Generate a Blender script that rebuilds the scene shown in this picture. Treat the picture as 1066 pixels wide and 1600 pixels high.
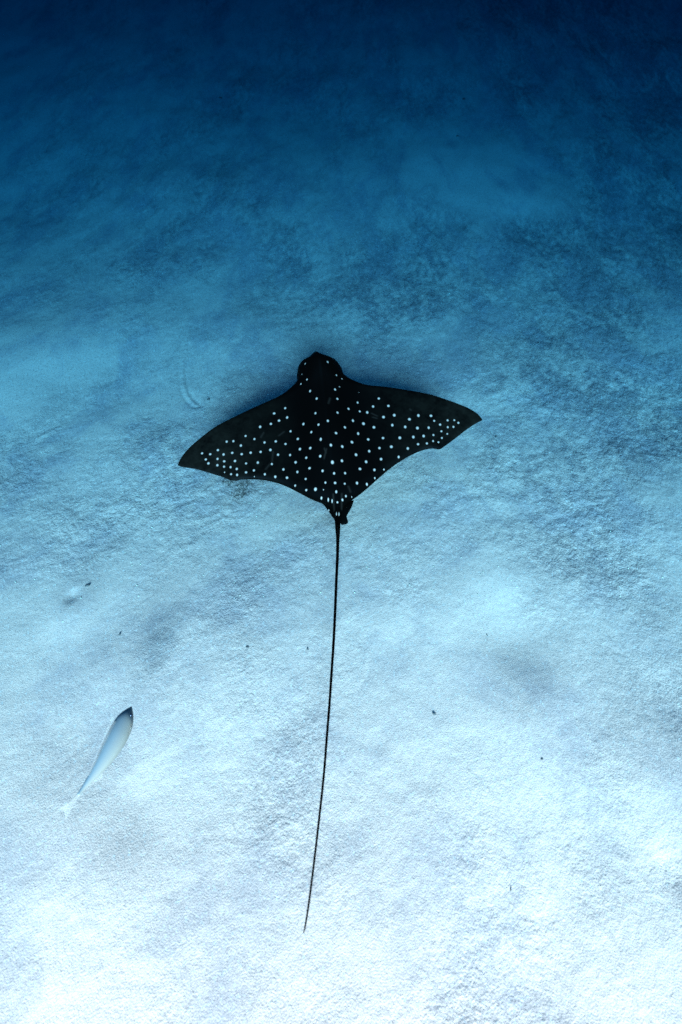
import bpy, bmesh, math, random
import numpy as np
from mathutils import Vector, Matrix

random.seed(7)
rng = np.random.default_rng(7)
scene = bpy.context.scene
for o in list(bpy.data.objects):
    bpy.data.objects.remove(o, do_unlink=True)

# ------------------------------------------------------------------ camera
R = math.radians
TILT = R(24.0)            # from straight down, towards +Y (deeper water)
DIST = 4.54                # metres to the sand along the optical axis
CAM = np.array([0.0, -DIST * math.sin(TILT), DIST * math.cos(TILT)])
FPX = 800 / math.tan(R(36))          # focal length in photograph pixels (1066 x 1600)
cam_data = bpy.data.cameras.new("camera")
cam_data.sensor_fit = 'VERTICAL'
cam_data.sensor_height = 36
cam_data.lens = 18 / math.tan(R(36))
cam_data.clip_start = 0.05
cam_data.clip_end = 600
cam_data.dof.use_dof = True
cam_data.dof.focus_distance = 4.35
cam_data.dof.aperture_fstop = 2.0
camera = bpy.data.objects.new("camera", cam_data)
scene.collection.objects.link(camera)
camera.location = CAM
camera.rotation_euler = (TILT, 0, 0)
scene.camera = camera

# ------------------------------------------------------------------ sky, sun, exposure
SUN_EL, SUN_AZ = R(47.3), R(4)        # sun behind the camera, a little to the right
world = bpy.data.worlds.new("World")
scene.world = world
world.use_nodes = True
wn = world.node_tree
sky = wn.nodes.new('ShaderNodeTexSky')
sky.sky_type = 'NISHITA'
sky.sun_disc = False
sky.sun_elevation = SUN_EL
sky.ozone_density = 5.0
sky.air_density = 0.5
sky.dust_density = 1.0
to_sun = Vector((math.sin(SUN_AZ) * math.cos(SUN_EL), -math.cos(SUN_AZ) * math.cos(SUN_EL), math.sin(SUN_EL)))
sky.sun_rotation = math.atan2(to_sun.x, to_sun.y)
wn.links.new(sky.outputs[0], wn.nodes['Background'].inputs[0])
wn.nodes['Background'].inputs[1].default_value = 0.05
sun_data = bpy.data.lights.new("sun", 'SUN')
sun_data.energy = 5.0
sun_data.angle = R(13)
sun_data.color = (1.0, 0.42, 0.455)
sun = bpy.data.objects.new("sun", sun_data)
scene.collection.objects.link(sun)
sun.rotation_euler = to_sun.to_track_quat('Z', 'Y').to_euler()
sun.location = (2, -6, 12)

scene.view_settings.view_transform = 'Standard'
scene.view_settings.look = 'None'
scene.view_settings.gamma = 1
scene.view_settings.use_curve_mapping = False
scene.view_settings.exposure = 5.1
scene.cycles.use_denoising = False
scene.cycles.max_bounces = 4
scene.cycles.diffuse_bounces = 2

C = scene.collection


# ------------------------------------------------------------------ helpers
def smooth(a, b, x):
    t = np.clip((x - a) / (b - a), 0, 1)
    return t * t * (3 - 2 * t)


def gnoise(x, y, seed=0):
    """2-D gradient noise, about -1..1."""
    xi = np.floor(x).astype(np.int64)
    yi = np.floor(y).astype(np.int64)
    xf = x - xi
    yf = y - yi

    def grad(ix, iy):
        h = (ix * 374761393 + iy * 668265263 + seed * 974711) & 0xFFFFFFFF
        h = ((h ^ (h >> 13)) * 1274126177) & 0xFFFFFFFF
        h = (h ^ (h >> 16)) & 0xFFFF
        a = h * (2 * math.pi / 65536.0)
        return np.cos(a), np.sin(a)
    u = xf * xf * xf * (xf * (xf * 6 - 15) + 10)
    v = yf * yf * yf * (yf * (yf * 6 - 15) + 10)

    def dot(ix, iy, dx, dy):
        gx, gy = grad(ix, iy)
        return gx * dx + gy * dy
    a = dot(xi, yi, xf, yf)
    b = dot(xi + 1, yi, xf - 1, yf)
    c = dot(xi, yi + 1, xf, yf - 1)
    d = dot(xi + 1, yi + 1, xf - 1, yf - 1)
    return 1.5 * ((a + (b - a) * u) + ((c + (d - c) * u) - (a + (b - a) * u)) * v)


def fbm(x, y, seed, octaves=4, gain=0.5, lac=2.03):
    s = 0
    amp = 1.0
    for k in range(octaves):
        s = s + amp * gnoise(x, y, seed + 17 * k)
        x, y = (0.8 * x - 0.6 * y) * lac + 3.7, (0.6 * x + 0.8 * y) * lac - 1.9
        amp *= gain
    return s


def ray_dir(px, py):
    """world direction through a pixel of the 1066 x 1600 photograph"""
    v = np.array([(px - 533) / FPX, (800 - py) / FPX, -1.0])
    c, s = math.cos(TILT), math.sin(TILT)
    return np.array([v[0], c * v[1] - s * v[2], s * v[1] + c * v[2]])


# ------------------------------------------------------------------ seabed shape
_yy = np.linspace(-200, 200, 16001)
_ang = np.radians((28.9 - 20.1 / (1 + np.exp(-np.clip((_yy - 6.82) / 2.64, -40, 40)))) * smooth(-8, -3.2, _yy) * (1 - smooth(14, 45, _yy)))
_zz = -np.cumsum(np.tan(_ang)) * (_yy[1] - _yy[0])
_zz -= np.interp(0, _yy, _zz)


def profile(y):
    return np.interp(y, _yy, _zz)


def plain_floor_hit(px, py):
    d = ray_dir(px, py)
    t = np.linspace(1.5, 25, 4000)
    P = CAM[None] + t[:, None] * d[None]
    h = P[:, 2] - profile(P[:, 1])
    i = int(np.argmax(h < 0))
    f = h[i - 1] / (h[i - 1] - h[i])
    return P[i - 1] + f * (P[i] - P[i - 1])


# mounds, burrow pits and hollows: pixel x, y, radius in pixels, height in metres, roughness change
FEATURES = [
    (105, 950, 34, .020, -.5), (110, 930, 9, -.016, 0), (172, 1044, 34, .018, -.7), (150, 1000, 40, -.012, .0),
    (212, 1262, 46, -.034, .1), (255, 1205, 46, .002, -.3), (130, 1310, 90, .03, -.7), (320, 1350, 70, .02, -.5),
    (800, 985, 48, -.040, .5), (765, 925, 60, .007, -.8), (800, 1040, 60, -.02, -.8), (820, 1112, 72, .034, -.9),
    (1052, 1096, 44, -.045, .5), (1022, 1205, 66, .02, -.9), (945, 1135, 46, -.018, .5), (1000, 1350, 52, -.012, .3),
    (1057, 1365, 20, -.03, .5), (950, 1530, 80, .03, -.9), (840, 1500, 60, -.012, -.1), (745, 1535, 40, -.010, .2),
    (775, 300, 72, .06, -2.0), (835, 345, 46, -.07, .8), (690, 255, 90, .06, -1.6), (930, 430, 100, -.05, 1.2),
    (1010, 330, 100, -.07, 1.2), (960, 560, 60, .03, .3), (1045, 640, 80, -.05, 1.0), (620, 430, 90, -.04, 1.0),
    (430, 420, 80, -.035, .5), (60, 540, 110, .05, -.6), (130, 615, 90, -.04, .1), (330, 470, 80, .03, -.3),
    (640, 850, 90, .02, -.5), (880, 800, 80, -.02, .7), (960, 870, 70, -.02, .7), (250, 760, 90, -.01, .6),
    (390, 935, 60, -.01, .6), (300, 900, 60, .012, -.2), (700, 740, 70, .015, -.2), (470, 1150, 90, -.01, .4),
    (350, 1050, 70, .014, .2), (400, 1290, 90, -.012, .5), (640, 1250, 90, .02, -.5), (600, 1420, 90, .02, -.6),
    (880, 1300, 90, -.010, .1), (100, 330, 120, -.06, .3), (330, 330, 130, .05, .1), (540, 300, 100, .05, -.3),
    (930, 130, 120, -.1, .3), (640, 110, 130, .08, -.3), (440, 110, 100, -.1, .3), (180, 150, 140, .07, -.2),
    (1030, 480, 60, .04, -.3), (860, 640, 50, -.012, .6), (55, 1215, 70, -.015, .6), (520, 480, 60, -.01, .3),
    (440, 1480, 120, .03, -.7), (130, 1520, 150, .04, -.6),
]
_feat = []
for fx, fy, fr, fh, rr in FEATURES:
    p = plain_floor_hit(fx, fy)
    d = np.linalg.norm(p - CAM)
    r = fr * d / FPX
    _feat.append((p[0], p[1], r, r * 1.35, fh * (.6 if fy > 1000 else 1.0), rr))


_gy = np.cumsum(.78 - .46 * smooth(-2.0, 6.0, _yy)) * (_yy[1] - _yy[0])
_gy -= np.interp(0, _yy, _gy)
_RC, _RS = math.cos(R(24)), math.sin(R(24))


def streak_uv(x, y):
    """sand coordinates drawn out down the slope, where sediment slides"""
    g = np.interp(y, _yy, _gy)
    return _RC * x + _RS * g, (-_RS * x + _RC * g) * .98


def floor_coarse(x, y):
    """height without crumbs, and a 0..1 roughness mask"""
    z = profile(y)
    z = z + 0.060 * fbm(x / 3.1, y / 3.1, 11, 2) + 0.015 * fbm(x / 1.1 + 5, y / 1.1, 23, 2)
    u, v = streak_uv(x, y)
    rough = 0.34 + 0.36 * fbm(u / 1.5 + 9, v / 1.1, 31, 3, 0.6) + 0.22 * fbm(u / .34, v / .30, 37, 3) + 0.05 * x
    rough = rough + .26 * smooth(-1.2, .8, y) - .10
    for cx, cy, rx, ry, h, rr in _feat:
        q = ((x - cx) / rx) ** 2 + ((y - cy) / ry) ** 2
        g = np.exp(-q * 0.9)
        z = z + h * g
        rough = rough + rr * 0.55 * g
    return z, np.clip(rough, 0, 1)


def floor_hit(px, py, lift=0.0):
    d = ray_dir(px, py)
    t = np.linspace(1.5, 25, 3000)
    P = CAM[None] + t[:, None] * d[None]
    h = P[:, 2] - floor_coarse(P[:, 0], P[:, 1])[0] - lift
    i = int(np.argmax(h < 0))
    f = h[i - 1] / (h[i - 1] - h[i])
    return P[i - 1] + f * (P[i] - P[i - 1])


# the curved scrape beside the left wing
_arc_px = [(291, 540), (287, 560), (285, 580), (286, 598), (290, 613), (297, 625), (306, 633)]
_arc = np.array([floor_hit(*q)[:2] for q in _arc_px])
_t = np.linspace(0, 1, len(_arc))
_ti = np.linspace(0, 1, 60)
_arc = np.stack([np.interp(_ti, _t, _arc[:, 0]), np.interp(_ti, _t, _arc[:, 1])], 1)


def floor_fine(x, y):
    z, rough = floor_coarse(x, y)
    u, v = streak_uv(x, y)
    wx = u + 0.03 * gnoise(u * 5, v * 5, 91)
    wy = v + 0.03 * gnoise(u * 5 + 7, v * 5, 92)
    crumb = fbm(wx / .15, wy / .12, 41, 4, .62)
    crumb2 = fbm(wx / .048, wy / .042, 53, 3, .65)
    ripple = fbm(u / .45, v / .36, 61, 3)
    deep = smooth(1.2, 6.0, y)
    z = z + 0.0045 * ripple + 0.035 * deep * fbm(u / .95 + 3, v / .8, 67, 3, .5)
    mid = smooth(-1.4, .6, y)
    z = z + (0.0012 + (0.0014 + .0056 * mid) * rough) * crumb
    z = z + 0.012 * deep * (.3 + rough) * fbm(wx / .30, wy / .26, 71, 3, .6)
    z = z + (0.0004 + (0.0009 + .0021 * mid) * rough) * crumb2
    near = (x > -1.6) & (x < -.5) & (y > .2) & (y < 2.2)
    if near.any():
        xs, ys_ = x[near], y[near]
        d = np.full(xs.shape, 9.0)
        for ax, ay in _arc:
            d = np.minimum(d, np.hypot(xs - ax, ys_ - ay))
        z[near] += 0.005 * np.exp(-(d / .012) ** 2) - 0.006 * np.exp(-((d - .03) / .016) ** 2)
    return z, rough


def new_mat(name):
    m = bpy.data.materials.new(name)
    m.use_nodes = True
    nt = m.node_tree
    return m, nt, nt.nodes['Principled BSDF']


def node(nt, kind, **kw):
    n = nt.nodes.new(kind)
    for k, v in kw.items():
        setattr(n, k, v)
    return n


def mesh_object(name, verts, faces, mat, parent=None, smooth_shade=True, matrix=None):
    me = bpy.data.meshes.new(name)
    me.from_pydata([tuple(v) for v in verts], [], [tuple(f) for f in faces])
    me.update()
    if smooth_shade:
        me.polygons.foreach_set('use_smooth', [True] * len(me.polygons))
    if mat:
        me.materials.append(mat)
    ob = bpy.data.objects.new(name, me)
    C.objects.link(ob)
    if matrix is not None:
        ob.matrix_world = matrix
    if parent:
        ob.parent = parent
    return ob


def tag(ob, label=None, category=None, group=None, kind=None):
    if label: ob['label'] = label
    if category: ob['category'] = category
    if group: ob['group'] = group
    if kind: ob['kind'] = kind
    return ob


# ------------------------------------------------------------------ sand material
def sand_material():
    m, nt, b = new_mat("coral_sand")
    L = nt.links.new
    att = node(nt, 'ShaderNodeAttribute', attribute_name='rough')
    uvn = node(nt, 'ShaderNodeAttribute', attribute_name='sand_uv')
    P = uvn.outputs['Vector']

    def noise(scale, detail=3, rough=.6, dist=0.0):
        n = node(nt, 'ShaderNodeTexNoise', noise_dimensions='2D')
        n.inputs['Scale'].default_value = scale
        n.inputs['Detail'].default_value = detail
        n.inputs['Roughness'].default_value = rough
        n.inputs['Distortion'].default_value = dist
        L(P, n.inputs['Vector'])
        return n.outputs['Fac']

    def maprange(v, a, b_, c, d):
        n = node(nt, 'ShaderNodeMapRange')
        n.inputs[1].default_value = a
        n.inputs[2].default_value = b_
        n.inputs[3].default_value = c
        n.inputs[4].default_value = d
        L(v, n.inputs[0])
        return n.outputs[0]

    def math_(op, a, c):
        n = node(nt, 'ShaderNodeMath', operation=op)
        for i, v in enumerate((a, c)):
            if isinstance(v, (int, float)):
                n.inputs[i].default_value = v
            else:
                L(v, n.inputs[i])
        return n.outputs[0]

    def mix(f, a, c):
        n = node(nt, 'ShaderNodeMix', data_type='RGBA')
        if isinstance(f, (int, float)):
            n.inputs[0].default_value = f
        else:
            L(f, n.inputs[0])
        for i, v in ((6, a), (7, c)):
            if isinstance(v, tuple):
                n.inputs[i].default_value = (*v, 1)
            else:
                L(v, n.inputs[i])
        return n.outputs[2]

    sep = node(nt, 'ShaderNodeSeparateXYZ')
    L(P, sep.inputs[0])
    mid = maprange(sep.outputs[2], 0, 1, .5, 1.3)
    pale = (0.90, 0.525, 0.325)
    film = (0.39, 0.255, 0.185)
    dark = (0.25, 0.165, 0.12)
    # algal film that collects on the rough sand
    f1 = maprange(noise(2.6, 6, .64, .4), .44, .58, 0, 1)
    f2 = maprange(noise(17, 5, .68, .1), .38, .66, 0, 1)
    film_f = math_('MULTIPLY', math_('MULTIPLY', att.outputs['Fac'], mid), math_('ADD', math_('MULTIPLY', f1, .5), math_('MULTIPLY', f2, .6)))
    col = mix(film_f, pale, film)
    # broad cloudy stains
    cl = math_('MULTIPLY', maprange(noise(1.9, 5, .62, .3), .46, .62, 0, 1), maprange(noise(6.5, 4, .65), .30, .62, .35, 1))
    col = mix(math_('MULTIPLY', math_('MULTIPLY', cl, maprange(sep.outputs[2], 0, 1, .85, 1.3)), .58), col, (0.49, 0.325, 0.245))
    # dark crumb streaks
    n3 = maprange(noise(46, 5, .75, .1), .56, .74, 0, .8)
    streak = math_('MULTIPLY', math_('MULTIPLY', n3, math_('ADD', math_('MULTIPLY', att.outputs['Fac'], .9), .16)), maprange(f2, 0, 1, .35, 1))
    col = mix(streak, col, dark)
    # grain: single darker and lighter grains
    g1 = maprange(noise(78, 4, .72), .54, .70, 0, .75)
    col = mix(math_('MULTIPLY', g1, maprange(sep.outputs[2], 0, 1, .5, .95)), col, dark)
    g2 = maprange(noise(70, 4, .72), .57, .72, 0, .8)
    col = mix(g2, col, (0.92, 0.70, 0.48))
    L(col, b.inputs['Base Color'])
    b.inputs['Roughness'].default_value = .95
    b.inputs['Specular IOR Level'].default_value = .06
    # fine relief
    def grains(scale):
        n = node(nt, 'ShaderNodeTexVoronoi', feature='F1', voronoi_dimensions='2D')
        n.inputs['Scale'].default_value = scale
        n.inputs['Randomness'].default_value = 1.0
        L(P, n.inputs['Vector'])
        return maprange(n.outputs['Distance'], 0, .8, 1, 0)
    gr = math_('ADD', math_('MULTIPLY', grains(52), math_('MULTIPLY', f2, .4)), math_('MULTIPLY', grains(105), .22))
    gr = math_('ADD', gr, math_('MULTIPLY', noise(60, 5, .75), .5))
    h = math_('ADD', math_('MULTIPLY', gr, math_('MULTIPLY', maprange(att.outputs['Fac'], .1, .9, .12, 1.0), maprange(sep.outputs[2], 0, 1, .55, 1.0))), math_('MULTIPLY', noise(190, 2, .6), .18))
    bump = node(nt, 'ShaderNodeBump')
    bump.inputs['Strength'].default_value = 1.0
    bump.inputs['Distance'].default_value = .0105
    L(h, bump.inputs['Height'])
    L(bump.outputs[0], b.inputs['Normal'])
    return m


# ------------------------------------------------------------------ seabed mesh: one sheet, finest where the camera is near
def build_seabed():
    ncol, nrow = 780, 1120
    u = np.linspace(-1, 1, ncol)
    side = np.array([.5, 1.2, 2.4, 4.5, 8, 14, 24, 40, 65, 110.])
    # rows: spacing follows the distance from the viewer
    th = np.linspace(TILT - R(41), TILT + R(38.5), nrow)
    rows = []
    for a in th:
        py = 800 - FPX * math.tan(a - TILT)
        rows.append(plain_floor_hit(533, py)[1])
    rows = np.array(rows)
    back = rows[0] - side[::-1]
    front = rows[-1] + side
    yv = np.concatenate([back, rows, front])
    hw = np.interp(yv, [rows[0], rows[-1]], [1.75, 8.2])
    X = np.concatenate([-side[::-1][None, :] - hw[:, None], u[None, :] * hw[:, None], side[None, :] + hw[:, None]], 1)
    Y = np.repeat(yv[:, None], X.shape[1], 1)
    x, y = X.ravel(), Y.ravel()
    z, rough = floor_fine(x, y)
    nr, nc = X.shape
    me = bpy.data.meshes.new("seabed")
    idx = np.arange(nr * nc).reshape(nr, nc)
    quads = np.stack([idx[:-1, :-1], idx[:-1, 1:], idx[1:, 1:], idx[1:, :-1]], -1).reshape(-1, 4)
    me.vertices.add(nr * nc)
    me.vertices.foreach_set('co', np.stack([x, y, z], 1).astype(np.float32).ravel())
    me.loops.add(quads.size)
    me.loops.foreach_set('vertex_index', quads.astype(np.int32).ravel())
    me.polygons.add(len(quads))
    me.polygons.foreach_set('loop_start', np.arange(0, quads.size, 4, dtype=np.int32))
    me.polygons.foreach_set('use_smooth', np.ones(len(quads), dtype=bool))
    me.update(calc_edges=True)
    at = me.attributes.new('rough', 'FLOAT', 'POINT')
    at.data.foreach_set('value', rough.astype(np.float32))
    su, sv = streak_uv(x, y)
    at = me.attributes.new('sand_uv', 'FLOAT_VECTOR', 'POINT')
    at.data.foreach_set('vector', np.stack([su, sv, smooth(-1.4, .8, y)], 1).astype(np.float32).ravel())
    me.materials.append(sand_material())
    ob = bpy.data.objects.new("seabed", me)
    C.objects.link(ob)
    tag(ob, "pale crumbly coral sand seabed sloping down into dark blue water", "seabed", kind='structure')


build_seabed()


# ------------------------------------------------------------------ the water, as one box of blue-absorbing volume
def build_water():
    x0, x1, y0, y1, z0, z1 = -123, 123, -123, 127, float(_zz.min()) - 1.5, CAM[2] + .35
    v = [(x, y, z) for z in (z0, z1) for y in (y0, y1) for x in (x0, x1)]
    f = [(0, 2, 3, 1), (4, 5, 7, 6), (0, 1, 5, 4), (2, 6, 7, 3), (0, 4, 6, 2), (1, 3, 7, 5)]
    m = bpy.data.materials.new("sea_water")
    m.use_nodes = True
    nt = m.node_tree
    nt.nodes.remove(nt.nodes['Principled BSDF'])
    pv = node(nt, 'ShaderNodeVolumePrincipled')
    dens = 0.5
    sig = (0.408, 0.206, 0.151)
    pv.inputs['Color'].default_value = (0.0, 0.0, 0.0, 1)
    pv.inputs['Absorption Color'].default_value = tuple((1 - s / dens) ** 2 for s in sig) + (1,)
    pv.inputs['Density'].default_value = dens
    nt.links.new(pv.outputs[0], nt.nodes['Material Output'].inputs['Volume'])
    ob = mesh_object("haze", v, f, m, smooth_shade=False)
    tag(ob, "clear blue sea water filling the whole view", "water", kind='stuff')


build_water()


# ------------------------------------------------------------------ spotted eagle ray
PITCH = R(5)                               # nose down, roughly following the slope
EX = np.array([1.0, 0, 0])
EY = np.array([0, math.cos(PITCH), -math.sin(PITCH)])
EZ = np.array([0, math.sin(PITCH), math.cos(PITCH)])
P0 = floor_hit(515, 690, 0.44)


def on_ray_plane(px, py):
    d = ray_dir(px, py)
    t = np.dot(P0 - CAM, EZ) / np.dot(d, EZ)
    q = CAM + t * d - P0
    return np.array([np.dot(q, EX), np.dot(q, EY)])


def curve_through(pts, per=8):
    """Catmull-Rom through points, end points kept"""
    p = np.array(pts, float)
    p = np.vstack([2 * p[0] - p[1], p, 2 * p[-1] - p[-2]])
    out = []
    for i in range(1, len(p) - 2):
        for k in range(per):
            t = k / per
            a, b, c, d = p[i - 1], p[i], p[i + 1], p[i + 2]
            out.append(.5 * (2 * b + (c - a) * t + (2 * a - 5 * b + 4 * c - d) * t * t + (3 * b - a - 3 * c + d) * t ** 3))
    out.append(p[-2])
    return np.array(out)


LEAD = [(278.2, 729), (284.1, 717.4), (295.5, 703.5), (310.7, 690.1), (336, 670.6), (361.3, 656.6), (396.8, 638.9), (437.3, 619.9),
        (455, 607), (463.6, 597.5), (464.3, 587), (466.2, 575.6), (471.5, 569), (480.3, 565.5), (487, 560), (493.7, 557), (501, 559), (509.8, 563),
        (517, 564.5), (525.4, 567.5), (530.4, 572), (534.5, 579), (538.2, 587.8), (550.7, 595.3), (573.5, 602.9), (601.3, 606), (639.3, 612.3), (672.2, 619.2),
        (697.6, 627.5), (720.4, 635.9), (735.6, 642.7), (747, 650.3), (753.8, 658.7)]
TRAIL = [(278.2, 729), (287.9, 732.1), (310.7, 736.4), (336, 744), (348.7, 747.8), (361.3, 752.6), (369.5, 753.2), (379, 751.2), (406.9, 750.9),
         (432.2, 755.4), (450, 761.8), (470.2, 771.9), (488, 780.8), (507, 787.9), (515, 793), (520.5, 801), (523.2, 814), (531.8, 814), (534.5, 801), (541, 790),
         (551.9, 780.3), (568.4, 768.1), (588.7, 750.4), (606.4, 735.2), (626.6, 721.2), (646.9, 710.3), (662.1, 704.8), (674.8, 702.7), (686.2, 704.3), (692.5, 701),
         (710.2, 688.3), (728, 674.4), (743.2, 664.2), (753.8, 658.7)]

# white spots: pixel positions read in two enlarged views (3.948 x), and size class
S1 = """226,721 276,727 323,702 377,650 418,647 493,615 464,674 547,634 582,559 648,541 668,477 698,522 736,448 748,506 609,655 678,649 738,667 769,592
814,645 849,564 249,759 265,783 321,756 358,729 411,719 362,771 320,795 361,804 401,807 428,769 469,727 524,718 585,713 645,701 692,731 766,736 827,708 891,716
439,818 365,838,.7 404,850 441,854 496,784 568,779 654,788 725,822 800,783 866,766 811,842 886,830 862,889 544,827 496,839 611,850 675,865 747,873 797,919,.8
865,950,.9 922,954,1.1 958,998,.7 545,862,.5 891,383,.9 931,437 923,522 942,594 898,626 999,581,1.05 955,681,1.1 1048,644,1.05 1017,720,1.1 952,774,1.1 1026,814,1.15
966,857 1036,874,1.05 983,924,.9 1042,927 1049,977 1056,1034,.8 971,962,.5 1042,374,.85 1056,428,.85 1057,515 1050,286,.7 834,324,.6 872,314,.7
998,231,.75 861,215,.55 840,262,.35 448,876,.4"""
S2 = """136,293,.6 121,348,.65 232,417,.85 362,384,.9 327,434,.9 421,429 176,469 245,470,.9 291,472 391,498,1.1 457,486,1.1 203,537,1.05 268,544,1.1 332,562,1.1 445,547,1.1
524,558,1.1 550,511,1.1 605,488,1.1 682,490,1.1 702,521,.95 599,565,1.1 668,563,1.05 738,544,.9 784,518,.9 825,517,.9 850,533,.85 820,558,.85 785,560,.85 746,585,.85
782,601,.8 749,626,.85 728,652,.85 695,645,.85 697,608,.9 637,614,1.05 574,620,1.1 491,625,1.2 388,627,1.1 297,639,1.1 235,611,1.05 154,594,1.05 197,673,1.1 138,715,1.1
222,744,1.1 303,711,1.1 366,689,1.1 439,680,1.15 540,690,1.05 603,664,.95 657,659,.9 376,757,1.1 284,778,1.1 484,741,.9 136,798 246,826,1.1 335,824 394,816,.7
155,866 153,927,.9 228,913,1.1 289,908,.8 160,992,.8 195,986,.5 139,1015,.8 168,1030,.6 215,961,.35 338,868,.6 142,1067,.5 68,172,.5 240,352,.3"""
SPOTS = []
for txt, ox in ((S1, 260), (S2, 500)):
    for w in txt.split():
        v = [float(k) for k in w.split(',')]
        s = v[2] if len(v) > 2 else 1.0
        SPOTS.append((ox + v[0] / 3.948, 530 + v[1] / 3.948, 1.95 * s * random.uniform(.88, 1.12), 2.0 * s * random.uniform(.9, 1.18)))
for v in ((525.9, 808.5), (529.9, 808.3)):
    SPOTS.append((v[0], v[1], .95, 3.8))
for v in ((513.3, 786.2, 1.2, 2.4), (519.2, 789, 1.1, 2.6), (513.9, 796.3, 1, 1.9)):
    SPOTS.append(v)
SPOT_L = []
for sx, sy, ra, rb in SPOTS:
    q = on_ray_plane(sx, sy)
    qa = on_ray_plane(sx + 1, sy)
    qb = on_ray_plane(sx, sy - 1)
    SPOT_L.append((q[0], q[1], ra * (qa[0] - q[0]), rb * (qb[1] - q[1])))
SPOT_L = np.array(SPOT_L)


def spot_field(x, y):
    d = np.full(x.shape, 6.0)
    for cx, cy, ra, rb in SPOT_L:
        d = np.minimum(d, np.hypot((x - cx) / ra, (y - cy) / rb))
    return d


def dist_to_outline(x, y, poly):
    d = np.full(x.shape, 9.0)
    n = len(poly)
    for i in range(n):
        a, b = poly[i], poly[(i + 1) % n]
        ab = b - a
        L2 = max(float(ab @ ab), 1e-12)
        t = np.clip(((x - a[0]) * ab[0] + (y - a[1]) * ab[1]) / L2, 0, 1)
        d = np.minimum(d, np.hypot(x - a[0] - t * ab[0], y - a[1] - t * ab[1]))
    return d


def ray_skin():
    m, nt, b = new_mat("ray_skin")
    L = nt.links.new
    at = node(nt, 'ShaderNodeAttribute', attribute_name='spot')
    wg = node(nt, 'ShaderNodeAttribute', attribute_name='wing')
    mr = node(nt, 'ShaderNodeMapRange', interpolation_type='SMOOTHSTEP')
    mr.inputs[1].default_value = 1.2
    mr.inputs[2].default_value = .5
    L(at.outputs['Fac'], mr.inputs[0])
    tc = node(nt, 'ShaderNodeTexCoord')
    nz = node(nt, 'ShaderNodeTexNoise')
    nz.inputs['Scale'].default_value = 7
    nz.inputs['Detail'].default_value = 7
    nz.inputs['Roughness'].default_value = .72
    L(tc.outputs['Object'], nz.inputs['Vector'])
    mz = node(nt, 'ShaderNodeMapRange')
    mz.inputs[1].default_value = .34
    mz.inputs[2].default_value = .72
    L(nz.outputs['Fac'], mz.inputs[0])
    ml = node(nt, 'ShaderNodeMath', operation='MULTIPLY')
    L(mz.outputs[0], ml.inputs[0])
    L(wg.outputs['Fac'], ml.inputs[1])
    base = node(nt, 'ShaderNodeMix', data_type='RGBA')
    base.inputs[6].default_value = (0.0014, 0.0007, 0.0003, 1)
    base.inputs[7].default_value = (0.0150, 0.0095, 0.0052, 1)
    L(ml.outputs[0], base.inputs[0])
    mx = node(nt, 'ShaderNodeMix', data_type='RGBA')
    mx.inputs[7].default_value = (0.56, 0.335, 0.215, 1)
    L(mr.outputs[0], mx.inputs[0])
    sc_ = node(nt, 'ShaderNodeAttribute', attribute_name='scratch')
    ms = node(nt, 'ShaderNodeMix', data_type='RGBA')
    ms.inputs[7].default_value = (.075, .042, .026, 1)
    L(sc_.outputs['Fac'], ms.inputs[0])
    L(base.outputs[2], ms.inputs[6])
    L(ms.outputs[2], mx.inputs[6])
    L(mx.outputs[2], b.inputs['Base Color'])
    b.inputs['Roughness'].default_value = .6
    b.inputs['Specular IOR Level'].default_value = .025
    return m


SKIN = ray_skin()
ray_matrix = Matrix(((EX[0], EY[0], EZ[0], P0[0]), (EX[1], EY[1], EZ[1], P0[1]), (EX[2], EY[2], EZ[2], P0[2]), (0, 0, 0, 1)))


def part(name, verts, faces, mat, parent, smooth_shade=True):
    return mesh_object(name, verts, faces, mat, parent, smooth_shade)


def set_attr(me, name, vals):
    a = me.attributes.new(name, 'FLOAT', 'POINT')
    a.data.foreach_set('value', np.asarray(vals, dtype=np.float32))


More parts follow.
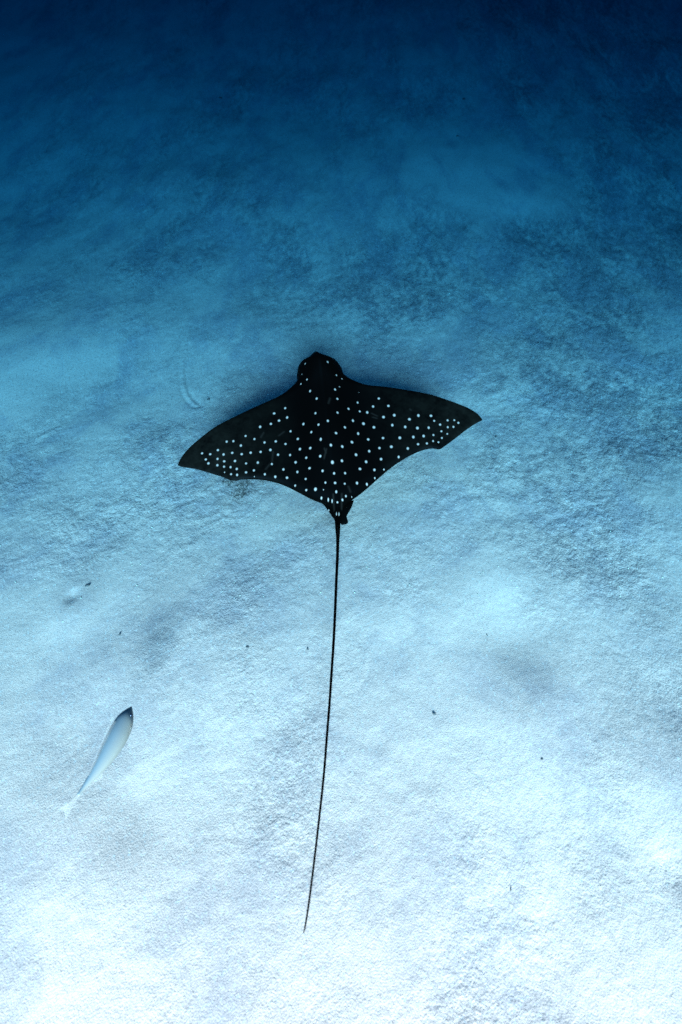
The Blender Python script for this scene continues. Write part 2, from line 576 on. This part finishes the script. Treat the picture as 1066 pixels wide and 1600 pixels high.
def build_ray():
    root = bpy.data.objects.new("eagle_ray", None)
    root.empty_display_size = .2
    C.objects.link(root)
    root.matrix_world = ray_matrix
    tag(root, "black eagle ray with white spots and long whip tail gliding over the sand", "ray")

    lead = np.array([on_ray_plane(*q) for q in curve_through(LEAD)])
    trail = np.array([on_ray_plane(*q) for q in curve_through(TRAIL)])
    tipL, tipR = lead[0], lead[-1]
    ang = math.atan2(tipR[1] - tipL[1], tipR[0] - tipL[0])
    c, s = math.cos(ang), math.sin(ang)
    rot = lambda p: np.stack([c * p[:, 0] + s * p[:, 1], -s * p[:, 0] + c * p[:, 1]], 1)
    le, te = rot(lead), rot(trail)
    for e in (le, te):
        e[:, 0] = np.maximum.accumulate(e[:, 0] + np.arange(len(e)) * 1e-7)
    x0, x1 = le[0, 0], le[-1, 0]
    # stations: even, with extra ones round the head and at both tips
    n = 400
    w = np.linspace(x0, x1, 4001)
    hx = rot(np.array([on_ray_plane(464, 585), on_ray_plane(537, 582)]))[:, 0]
    tb = rot(np.array([on_ray_plane(523, 812), on_ray_plane(532, 812)]))[:, 0]
    dens = 1 + 5 * np.exp(-((w - hx[0]) / .022) ** 2) + 5 * np.exp(-((w - hx[1]) / .022) ** 2)
    dens += 5 * np.exp(-((w - x0) / .02) ** 2) + 5 * np.exp(-((w - x1) / .02) ** 2)
    dens += 3 * np.exp(-((w - tb.mean()) / .04) ** 2)
    cum = np.cumsum(dens)
    cum = (cum - cum[0]) / (cum[-1] - cum[0])
    xs = np.interp(np.linspace(0, 1, n), cum, w)
    yl = np.interp(xs, le[:, 0], le[:, 1])
    yt = np.interp(xs, te[:, 0], te[:, 1])
    outline = np.vstack([le, te[::-1]])
    xm = .5 * (hx[0] + hx[1])
    xt = tb.mean()
    span = .5 * (x1 - x0)
    ytip = .5 * (le[0, 1] + le[-1, 1])
    yhead = rot(np.array([on_ray_plane(497, 580)]))[0, 1]
    ytail = rot(np.array([on_ray_plane(527, 812)]))[0, 1]

    def shape(X, Y):
        ax = xm + (xt - xm) * np.clip((yhead - Y) / (yhead - ytail), 0, 1)
        a = np.abs(X - ax)
        along = np.clip((Y - ytail) / (yhead - ytail), 0, 1.3)
        body = .095 * np.exp(-(a / .155) ** 2) * (.28 + .72 * smooth(0, .55, along))
        wing = .026 * np.exp(-(a / .62) ** 2) + .007
        head = .050 * np.exp(-(a / .13) ** 2) * np.exp(-((Y - yhead + .03) / .13) ** 2)
        crease = -.018 * np.exp(-((Y - yhead - .075) / .02) ** 2) * np.exp(-(a / .1) ** 2)
        spine = .008 * np.exp(-(a / .02) ** 2) * smooth(.15, .5, along)
        H = body + wing + head + crease + spine
        t = np.abs(X - xm) / span
        camber = .045 * t ** 2.0 - .03 * t ** 5
        return H, camber

    def rows(nv, top):
        v = np.linspace(0, 1, nv)
        v = .5 - .5 * np.cos(math.pi * v) if not top else .6 * v + .4 * (.5 - .5 * np.cos(math.pi * v))
        X = np.repeat(xs[:, None], nv, 1)
        Y = yl[:, None] + (yt - yl)[:, None] * v[None, :]
        return X, Y

    nv, nb = 240, 40
    X, Y = rows(nv, True)
    Xb, Yb = rows(nb, False)
    d = dist_to_outline(X.ravel(), Y.ravel(), outline).reshape(X.shape)
    db = dist_to_outline(Xb.ravel(), Yb.ravel(), outline).reshape(Xb.shape)

    def height(X, Y, d, sign):
        H, cam = shape(X, Y)
        r = .02 + .9 * H
        q = np.clip(d / r, 0, 1)
        e = np.sqrt(np.maximum(0, 1 - (1 - q) ** 2))
        return cam + sign * H * e

    Z = height(X, Y, d, 1.0)
    Zb = height(Xb, Yb, db, -.55)
    back = lambda A, B: (c * A - s * B, s * A + c * B)
    tx, ty = back(X, Y)
    bx, by = back(Xb, Yb)
    V = np.vstack([np.stack([tx.ravel(), ty.ravel(), Z.ravel()], 1), np.stack([bx.ravel(), by.ravel(), Zb.ravel()], 1)])
    it = np.arange(n * nv).reshape(n, nv)
    ib = np.arange(n * nb).reshape(n, nb) + n * nv
    F = np.stack([it[:-1, :-1], it[:-1, 1:], it[1:, 1:], it[1:, :-1]], -1).reshape(-1, 4).tolist()
    F += np.stack([ib[:-1, :-1], ib[1:, :-1], ib[1:, 1:], ib[:-1, 1:]], -1).reshape(-1, 4).tolist()
    # the two skins share their rim
    ob = part("body", V, F, SKIN, root)
    me = ob.data
    field = np.concatenate([spot_field(tx.ravel(), ty.ravel()), np.full(n * nb, 6.0)])
    set_attr(me, 'spot', field)
    snout = .55 * smooth(yhead + .055, yhead + .10, Y.ravel())
    wingv = np.concatenate([np.clip((np.abs(X.ravel() - xm) / span - .2) / .6, 0, 1) + snout, np.zeros(n * nb)])
    set_attr(me, 'wing', wingv)
    # old scars
    scr = np.zeros(len(V))
    lines = [(260, 1012, 436, 1002, 470), (260, 604, 594, 586, 624), (260, 728, 592, 698, 614), (260, 662, 712, 655, 772), (260, 642, 788, 616, 820),
             (260, 990, 740, 975, 790), (500, 318, 476, 352, 492), (500, 325, 500, 350, 506), (500, 30, 735, 40, 760), (500, 552, 448, 560, 456), (500, 175, 940, 188, 965),
             (500, 135, 985, 134, 1060), (260, 1030, 990, 1036, 1070)]
    for ox, ax_, ay_, bx_, by_ in lines:
        p = on_ray_plane(ox + ax_ / 3.948, 530 + ay_ / 3.948)
        q = on_ray_plane(ox + bx_ / 3.948, 530 + by_ / 3.948)
        ab = q - p
        tt = np.clip(((V[:, 0] - p[0]) * ab[0] + (V[:, 1] - p[1]) * ab[1]) / max(ab @ ab, 1e-9), 0, 1)
        dd = np.hypot(V[:, 0] - p[0] - tt * ab[0], V[:, 1] - p[1] - tt * ab[1])
        scr = np.maximum(scr, .2 * np.exp(-(dd / .005) ** 2))
    scr[n * nv:] = 0
    set_attr(me, 'scratch', scr)
    bm = bmesh.new()
    bm.from_mesh(me)
    bmesh.ops.remove_doubles(bm, verts=bm.verts, dist=.0004)
    bmesh.ops.recalc_face_normals(bm, faces=bm.faces)
    bm.to_mesh(me)
    bm.free()

    # pelvic fins: flat lobes under the rear of the disc
    def fin(pts, z, label=None):
        o = np.array([on_ray_plane(*q) for q in curve_through(pts + [pts[0]], 4)[:-1]])
        ctr = o.mean(0)
        vs, fs = [], []
        rings = [(.0, .006), (.5, .0055), (.85, .004), (1.0, 0)]
        m = len(o)
        for sg in (1, -1):
            for f, h in rings[1:]:
                for q in o:
                    p = ctr + (q - ctr) * f
                    vs.append((p[0], p[1], z + sg * h))
        for half in range(2):
            for k in range(2):
                for i in range(m):
                    a0 = half * 3 * m + k * m
                    j = (i + 1) % m
                    fs.append((a0 + i, a0 + j, a0 + m + j, a0 + m + i))
            vs.append((ctr[0], ctr[1], z + (1 - 2 * half) * .006))
            for i in range(m):
                fs.append((half * 3 * m + i, half * 3 * m + (i + 1) % m, len(vs) - 1))
        # index of the second centre vertex must follow all rings
        ob = part("pelvic_fin", vs, fs, SKIN, root)
        va = np.array(vs)
        set_attr(ob.data, 'spot', spot_field(va[:, 0], va[:, 1]))
        set_attr(ob.data, 'wing', np.zeros(len(va)))
        b2 = bmesh.new()
        b2.from_mesh(ob.data)
        bmesh.ops.remove_doubles(b2, verts=b2.verts, dist=.0003)
        bmesh.ops.recalc_face_normals(b2, faces=b2.faces)
        b2.to_mesh(ob.data)
        b2.free()
    fin([(500, 781), (507, 789), (513.3, 797.5), (521.5, 809), (525, 812), (526, 795), (515, 782)], -.012)
    fin([(553.5, 780), (549.2, 791.8), (541.4, 806.5), (544, 813.5), (542, 817.2), (533.4, 817.8), (530, 806), (534, 785)], -.012)

    # tail: a tapering whip that follows the slope
    tail_px = [(527.2, 800, 5.6), (527.6, 814, 4.7), (528, 828, 3.9), (528, 842, 2.7), (527.4, 870, 2.3), (525.6, 910, 2.1), (523.6, 960, 2.0), (521, 1010, 1.9), (518, 1055, 1.8), (515, 1100, 1.7),
               (511, 1150, 1.6), (506.2, 1210, 1.5), (499.3, 1275, 1.4), (493.5, 1325, 1.3), (487.5, 1375, 1.2), (481.5, 1420, 1.1), (477.2, 1446, .9), (474.5, 1458.5, .45)]
    tp = curve_through(tail_px, 6)
    base = on_ray_plane(527.2, 800)
    w0 = P0 + base[0] * EX + base[1] * EY
    g0 = w0[2] - profile(w0[1])
    pts, rad = [], []
    for k, (px, py, hwid) in enumerate(tp):
        u = k / (len(tp) - 1)
        g = g0 + (.20 - g0) * smooth(0, .55, u)
        dvec = ray_dir(px, py)
        t = np.linspace(2, 8, 3000)
        Q = CAM[None] + t[:, None] * dvec[None]
        h = Q[:, 2] - profile(Q[:, 1]) - g
        i = int(np.argmax(h < 0))
        pw = Q[i - 1]
        q = pw - P0
        pts.append((q @ EX, q @ EY, q @ EZ))
        rad.append(hwid * np.linalg.norm(pw - CAM) / FPX * (.95 + .3 * u))
    pts = np.array(pts)
    vs, fs, seg = [], [], 10
    for k in range(len(pts)):
        tan = pts[min(k + 1, len(pts) - 1)] - pts[max(k - 1, 0)]
        tan /= np.linalg.norm(tan)
        side = np.cross(tan, [0, 0, 1])
        side /= np.linalg.norm(side)
        up = np.cross(side, tan)
        for j in range(seg):
            a = 2 * math.pi * j / seg
            vs.append(pts[k] + rad[k] * (math.cos(a) * side + .9 * math.sin(a) * up))
    for k in range(len(pts) - 1):
        for j in range(seg):
            a, b2 = k * seg + j, k * seg + (j + 1) % seg
            fs.append((a, b2, b2 + seg, a + seg))
    fs.append(tuple(range(seg))[::-1])
    fs.append(tuple((len(pts) - 1) * seg + j for j in range(seg)))
    tail = part("tail", vs, fs, SKIN, root)
    set_attr(tail.data, 'spot', np.full(len(vs), 6.0))
    set_attr(tail.data, 'wing', np.zeros(len(vs)))

    # small dorsal fin standing on the tail root
    a = pts[8]; b_ = pts[17]
    zt = .016
    prof = [(0, .0), (.25, .022), (.55, .036), (.85, .034), (1.0, .022), (.9, .004)]
    vs, fs = [], []
    for sg in (-1, 1):
        for u, h in prof:
            p = a + (b_ - a) * u
            vs.append((p[0] + sg * .004 * (1 - .7 * h / .036), p[1], p[2] + zt * .6 + h))
    m = len(prof)
    fs.append(tuple(range(m)))
    fs.append(tuple(range(2 * m - 1, m - 1, -1)))
    for i in range(m):
        j = (i + 1) % m
        fs.append((i, m + i, m + j, j))
    df = mesh_object("dorsal_fin", vs, fs, SKIN, tail, True)
    set_attr(df.data, 'spot', np.full(len(vs), 6.0))
    set_attr(df.data, 'wing', np.zeros(len(vs)))

    # eyes on the sides of the head
    em, ent, eb = new_mat("ray_eye")
    eb.inputs['Base Color'].default_value = (.004, .004, .004, 1)
    eb.inputs['Roughness'].default_value = .25
    eb.inputs['Specular IOR Level'].default_value = .5
    for q in ((470.5, 583.5), (530.5, 580)):
        p = on_ray_plane(*q)
        b3 = bmesh.new()
        bmesh.ops.create_uvsphere(b3, u_segments=16, v_segments=10, radius=.017)
        me = bpy.data.meshes.new("eye")
        b3.to_mesh(me)
        b3.free()
        me.polygons.foreach_set('use_smooth', [True] * len(me.polygons))
        me.materials.append(em)
        ob = bpy.data.objects.new("eye", me)
        C.objects.link(ob)
        ob.parent = root
        ob.location = (p[0], p[1], .028)


build_ray()


# ------------------------------------------------------------------ pale fish
def build_fish():
    root = bpy.data.objects.new("fish", None)
    C.objects.link(root)
    root.empty_display_size = .1
    tag(root, "slender silvery blue fish with a darker head low over the bright sand", "fish")
    line = [(205.6, 1104.5, .8), (203.6, 1109, 4.2), (200, 1117.5, 9.2), (195.5, 1127, 13.0), (190, 1138, 14.8), (182.5, 1153, 15.2), (173, 1170, 13.8), (162.5, 1187, 11.2),
            (151, 1204, 8.0), (140, 1219, 5.2), (130, 1232, 3.2), (122, 1243, 2.2)]
    pt = curve_through(line, 5)
    W = []
    for px, py, hw in pt:
        W.append(floor_hit_plain(px, py, .37))
    W = np.array(W)
    o = W[20].copy()
    root.location = o
    W = W - o
    dist = np.linalg.norm(W + o - CAM, axis=1)
    rad = pt[:, 2] * dist / FPX * .84
    nrm = np.array([-.34, .30, .90])              # rolled so that the right flank shows
    nrm /= np.linalg.norm(nrm)
    seg = 28
    vs, dorsal, headv, fs = [], [], [], []
    n = len(W)
    frames = []
    for k in range(n):
        tan = W[max(k - 1, 0)] - W[min(k + 1, n - 1)]     # towards the snout
        tan /= np.linalg.norm(tan)
        side = np.cross(tan, nrm)
        side /= np.linalg.norm(side)
        up = np.cross(side, tan)
        frames.append((tan, side, up))
        for j in range(seg):
            a = 2 * math.pi * j / seg
            ca, sa = math.cos(a), math.sin(a)
            ca = math.copysign(abs(ca) ** .92, ca)
            vs.append(W[k] + rad[k] * (.96 * ca * side + 1.32 * sa * up))
            dorsal.append(sa)
            t = k / (n - 1)
            headv.append(t + .055 * (1 - abs(ca)) * 0 - .09 * abs(ca) ** 2)
    for k in range(n - 1):
        for j in range(seg):
            a, b = k * seg + j, k * seg + (j + 1) % seg
            fs.append((a, b, b + seg, a + seg))
    fs.append(tuple(range(seg))[::-1])
    fs.append(tuple((n - 1) * seg + j for j in range(seg)))
    m, nt, b = new_mat("fish_scales")
    L = nt.links.new
    ad = node(nt, 'ShaderNodeAttribute', attribute_name='dorsal')
    ah = node(nt, 'ShaderNodeAttribute', attribute_name='head')
    r1 = node(nt, 'ShaderNodeValToRGB')
    e = r1.color_ramp.elements
    e[0].position = .45; e[0].color = (.34, .265, .175, 1)
    e[1].position = .97; e[1].color = (.15, .16, .135, 1)
    e2 = r1.color_ramp.elements.new(.75); e2.color = (.24, .205, .15, 1)
    L(ad.outputs['Fac'], r1.inputs[0])
    r2 = node(nt, 'ShaderNodeMapRange', interpolation_type='SMOOTHSTEP')
    r2.inputs[1].default_value = .215; r2.inputs[2].default_value = .14
    r2.inputs[3].default_value = 0; r2.inputs[4].default_value = .9
    L(ah.outputs['Fac'], r2.inputs[0])
    mx = node(nt, 'ShaderNodeMix', data_type='RGBA')
    mx.inputs[7].default_value = (.10, .112, .10, 1)
    L(r2.outputs[0], mx.inputs[0])
    L(r1.outputs[0], mx.inputs[6])
    L(mx.outputs[2], b.inputs['Base Color'])
    b.inputs['Roughness'].default_value = .45
    b.inputs['Specular IOR Level'].default_value = .15
    body = mesh_object("body", vs, fs, m, root)
    set_attr(body.data, 'dorsal', np.array(dorsal) * .5 + .5)
    set_attr(body.data, 'head', headv)

    fm, fnt, fb = new_mat("fin_membrane")
    fb.inputs['Base Color'].default_value = (.60, .44, .30, 1)
    fb.inputs['Roughness'].default_value = .6
    fb.inputs['Alpha'].default_value = .2

    def blade(name, pts3, thick_dir, th=.0022):
        p = np.array(pts3)
        q = np.vstack([p + thick_dir * th, p - thick_dir * th])
        k = len(p)
        f = [tuple(range(k)), tuple(range(2 * k - 1, k - 1, -1))]
        f += [(i, k + i, k + (i + 1) % k, (i + 1) % k) for i in range(k)]
        return mesh_object(name, q, f, fm, root, False)

    tan, side, up = frames[-1]
    e = W[-1]
    endp = floor_hit_plain(97, 1274, .37) - o
    back = endp - e
    blade("tail_fin", [e + up * .006, e + back * .55 + up * .020 + side * .004, e + back * 1.0 + up * .036, e + back * .8 + up * .004, e + back * .97 - up * .028, e + back * .5 - up * .016, e - up * .006], side)
    tan, side, up = frames[24]
    k0, k1 = 20, 40
    ridge = lambda k, h: W[k] + frames[k][2] * (rad[k] * 1.28 + h)
    blade("dorsal_fin", [ridge(20, -.004), ridge(22, .030), ridge(28, .022), ridge(36, .014), ridge(44, .006), ridge(44, -.003), ridge(36, -.004), ridge(28, -.004)], side)
    keel = lambda k, h: W[k] - frames[k][2] * (rad[k] * 1.28 + h)
    blade("anal_fin", [keel(38, -.004), keel(40, .024), keel(48, .008), keel(47, -.003)], side)
    for sg in (1, -1):
        tan, side, up = frames[16]
        s = side * sg
        r0 = W[16] + s * rad[16] * .93 - up * .008
        blade("pectoral_fin", [r0 + up * .008, r0 + s * .014 - tan * .03 + up * .004, r0 + s * .018 - tan * .07, r0 + s * .006 - tan * .05 - up * .01, r0 - up * .008], up, .0015)
    em, _, eb = new_mat("fish_eye")
    eb.inputs['Base Color'].default_value = (.012, .012, .014, 1)
    eb.inputs['Roughness'].default_value = .2
    for sg in (1, -1):
        tan, side, up = frames[11]
        p = W[11] + side * sg * rad[11] * .86 + up * rad[11] * .25
        b3 = bmesh.new()
        bmesh.ops.create_uvsphere(b3, u_segments=14, v_segments=8, radius=.0085)
        me = bpy.data.meshes.new("eye")
        b3.to_mesh(me)
        b3.free()
        me.polygons.foreach_set('use_smooth', [True] * len(me.polygons))
        me.materials.append(em)
        ob = bpy.data.objects.new("eye", me)
        C.objects.link(ob)
        ob.parent = root
        ob.location = p


def floor_hit_plain(px, py, lift):
    """like floor_hit, over a smoothed seabed"""
    d = ray_dir(px, py)
    t = np.linspace(1.5, 12, 4000)
    Q = CAM[None] + t[:, None] * d[None]
    h = Q[:, 2] - profile(Q[:, 1]) - lift
    i = int(np.argmax(h < 0))
    f = h[i - 1] / (h[i - 1] - h[i])
    return Q[i - 1] + f * (Q[i] - Q[i - 1])


build_fish()


# ------------------------------------------------------------------ brown weed tuft behind the left wing
def floor_z(x, y):
    x = np.atleast_1d(np.asarray(x, float)); y = np.atleast_1d(np.asarray(y, float))
    return floor_fine(x, y)[0]


def build_weed():
    m, nt, b = new_mat("brown_weed")
    b.inputs['Base Color'].default_value = (.15, .105, .07, 1)
    b.inputs['Roughness'].default_value = .9
    b.inputs['Specular IOR Level'].default_value = .1
    r = random.Random(5)
    ctr = floor_hit(370, 762)
    vs, fs = [], []
    clumps = [(353, 755, 7), (360, 752, 8), (374, 756, 11), (378, 764, 8), (389, 757, 8), (367, 773, 7), (386, 770, 6), (376, 776, 5), (410, 753, 4)]
    for cx, cy, rad_px in clumps:
        for k in range(int(rad_px * 3.2)):
            px, py = cx + r.gauss(0, rad_px * .55), cy + r.gauss(0, rad_px * .42)
            p = floor_hit(px, py)
            z = floor_z(p[0], p[1])[0]
            a = r.uniform(0, 2 * math.pi)
            ln = r.uniform(.012, .042)
            base = np.array([p[0], p[1], z - .002]) - ctr
            d = np.array([math.cos(a), math.sin(a), 0.0])
            sd = np.array([-d[1], d[0], 0])
            wd = r.uniform(.0008, .0018)
            i0 = len(vs)
            bend = r.uniform(-.5, .5)
            for s in range(4):
                u = s / 3
                q = base + d * ln * u + sd * bend * ln * u * u + np.array([0, 0, ln * .7 * math.sin(u * 2.2) * r.uniform(.6, 1.1)])
                ww = wd * (1 - .8 * u)
                vs += [q + sd * ww, q - sd * ww, q + np.array([0, 0, ww * 1.4])]
            for s in range(3):
                for j in range(3):
                    a0, a1 = i0 + 3 * s + j, i0 + 3 * s + (j + 1) % 3
                    fs.append((a0, a1, a1 + 3, a0 + 3))
    ob = mesh_object("seaweed_tuft", vs, fs, m, matrix=Matrix.Translation(Vector(ctr)))
    tag(ob, "wispy dark brown weed tuft on sand at rear edge of the ray's left wing", "seaweed")


build_weed()


# ------------------------------------------------------------------ loose bits on the sand
def lump_mesh(name, seed, sub, squash, mat):
    b = bmesh.new()
    bmesh.ops.create_icosphere(b, subdivisions=sub, radius=1)
    r = random.Random(seed)
    for v in b.verts:
        v.co *= r.uniform(.72, 1.2)
        v.co.z *= squash
    me = bpy.data.meshes.new(name)
    b.to_mesh(me)
    b.free()
    me.polygons.foreach_set('use_smooth', [True] * len(me.polygons))
    me.materials.append(mat)
    return me


def stone_mat(name, col):
    m, nt, b = new_mat(name)
    nz = node(nt, 'ShaderNodeTexNoise')
    nz.inputs['Scale'].default_value = 120
    rp = node(nt, 'ShaderNodeValToRGB')
    rp.color_ramp.elements[0].position = .35
    rp.color_ramp.elements[1].position = .7
    rp.color_ramp.elements[0].color = (*[c * .6 for c in col], 1)
    rp.color_ramp.elements[1].color = (*[min(1, c * 1.4) for c in col], 1)
    nt.links.new(nz.outputs['Fac'], rp.inputs[0])
    nt.links.new(rp.outputs[0], b.inputs['Base Color'])
    b.inputs['Roughness'].default_value = .9
    b.inputs['Specular IOR Level'].default_value = .1
    return m


DARK = stone_mat("dark_rubble", (.14, .105, .075))
# pixel x, y, half-length px, half-width px, turn, name, label
BITS = [
    (326, 624.5, 2.6, 2.4, 20, "pebble", "small dark round pebble on sand ahead of the ray's left wing"),
    (187, 991.5, 3.2, 2.0, 60, "pebble", "small dark pebble on sand above the pale fish"),
    (386.5, 1011, 3.4, 2.2, 0, "pebble", "small dark pebble on sand left of the ray's tail, halfway to the fish"),
    (481, 1015, 2.6, 2.0, 110, "pebble", "small dark pebble on sand close beside left of the ray's tail"),
    (679, 1116, 3.4, 2.2, 160, "pebble", "small dark pebble on sand right of the ray's tail"),
    (847, 1186.5, 2.6, 1.6, 20, "pebble", "small dark pebble on smooth sand at lower right"),
    (761.5, 993, 3.6, 1.0, 120, "twig", "tiny dark twig on sand beside the hollow right of the tail"),
    (798.5, 1390.5, 3.6, 1.2, 70, "twig", "tiny dark twig on bright sand at lower right"),
    (775, 683, 2.4, 1.6, 50, "pebble", "small dark pebble just off the ray's right wing tip"),
    (725, 154, 2.6, 2.2, 0, "pebble", "dark pebble on the deep blue sand at upper right"),
    (715, 213, 2.2, 1.8, 0, "pebble", "dark pebble on deep blue sand, lower of the upper right pair"),
    (345, 153, 2.4, 1.8, 0, "pebble", "dark pebble on the deep blue sand at upper left"),
    (137, 915, 4.4, 2.6, 20, "rubble_clump", "dark crumbly rubble clump beside a pale sand mound at left"),
]
for k, (px, py, a, b_, turn, nm, lab) in enumerate(BITS):
    p = floor_hit(px, py)
    z = floor_z(p[0], p[1])[0]
    s = np.linalg.norm(p - CAM) / FPX
    me = lump_mesh(nm, 40 + k, 2, .8 if nm != "twig" else 1.0, DARK)
    ob = bpy.data.objects.new(nm, me)
    C.objects.link(ob)
    ob.location = (p[0], p[1], z + b_ * s * .25)
    ob.scale = (a * s * .85, b_ * s * .85, b_ * s * .7)
    ob.rotation_euler = (R(-22), 0, R(turn))
    tag(ob, lab, {"pebble": "pebble", "twig": "twig", "rubble_clump": "rubble"}[nm], "loose dark bits on the sand")


def scatter(name, count, smin, smax, mat, label, seed, rough_bias=0.0, ymin=-9.0):
    g = np.random.default_rng(seed)
    # even over the picture-side part of the slope, thinning with depth
    th = g.uniform(TILT - R(40), TILT + R(34), count * 2)
    ytab = np.linspace(TILT - R(41), TILT + R(36), 400)
    yhit = np.array([plain_floor_hit(533, 800 - FPX * math.tan(a - TILT))[1] for a in ytab])
    y = np.interp(th, ytab, yhit)
    hw = np.interp(y, [-2.6, 12], [1.75, 7.5])
    x = g.uniform(-1, 1, len(y)) * hw
    z, rough = floor_fine(x, y)
    keep = (g.random(len(y)) < (.35 + rough_bias * rough)) & (y > ymin)
    x, y, z = x[keep][:count], y[keep][:count], z[keep][:count]
    n = len(x)
    s = smin + (smax - smin) * g.random(n) ** 3
    base = np.array([(1, 0, 0), (-1, 0, 0), (0, 1, 0), (0, -1, 0), (0, 0, 1), (0, 0, -1)], float)
    tri = np.array([(0, 2, 4), (2, 1, 4), (1, 3, 4), (3, 0, 4), (2, 0, 5), (1, 2, 5), (3, 1, 5), (0, 3, 5)])
    jit = base[None] * g.uniform(.6, 1.3, (n, 6, 1)) + g.normal(0, .15, (n, 6, 3))
    jit[:, :, 2] *= .7
    a = g.uniform(0, 2 * math.pi, n)
    ca, sa = np.cos(a)[:, None], np.sin(a)[:, None]
    vx = jit[:, :, 0] * ca * 1.25 - jit[:, :, 1] * sa
    vy = jit[:, :, 0] * sa * 1.25 + jit[:, :, 1] * ca
    V = np.stack([x[:, None] + vx * s[:, None], y[:, None] + vy * s[:, None], z[:, None] + (jit[:, :, 2] + .3) * s[:, None]], -1).reshape(-1, 3)
    F = (tri[None] + (np.arange(n) * 6)[:, None, None]).reshape(-1, 3)
    me = bpy.data.meshes.new(name)
    me.vertices.add(len(V))
    me.vertices.foreach_set('co', V.astype(np.float32).ravel())
    me.loops.add(F.size)
    me.loops.foreach_set('vertex_index', F.astype(np.int32).ravel())
    me.polygons.add(len(F))
    me.polygons.foreach_set('loop_start', np.arange(0, F.size, 3, dtype=np.int32))
    me.update(calc_edges=True)
    me.materials.append(mat)
    ob = bpy.data.objects.new(name, me)
    C.objects.link(ob)
    tag(ob, label, "grit", kind='stuff')


scatter("shell_grit", 6000, .0012, .0042, stone_mat("shell_grit", (.80, .63, .38)), "fine pale shell grit strewn over the sand", 3, .5, -.7)
scatter("dark_grit", 60, .0012, .0032, stone_mat("dark_grit", (.10, .08, .05)), "fine dark grit strewn over the sand", 4, .8, -.9)
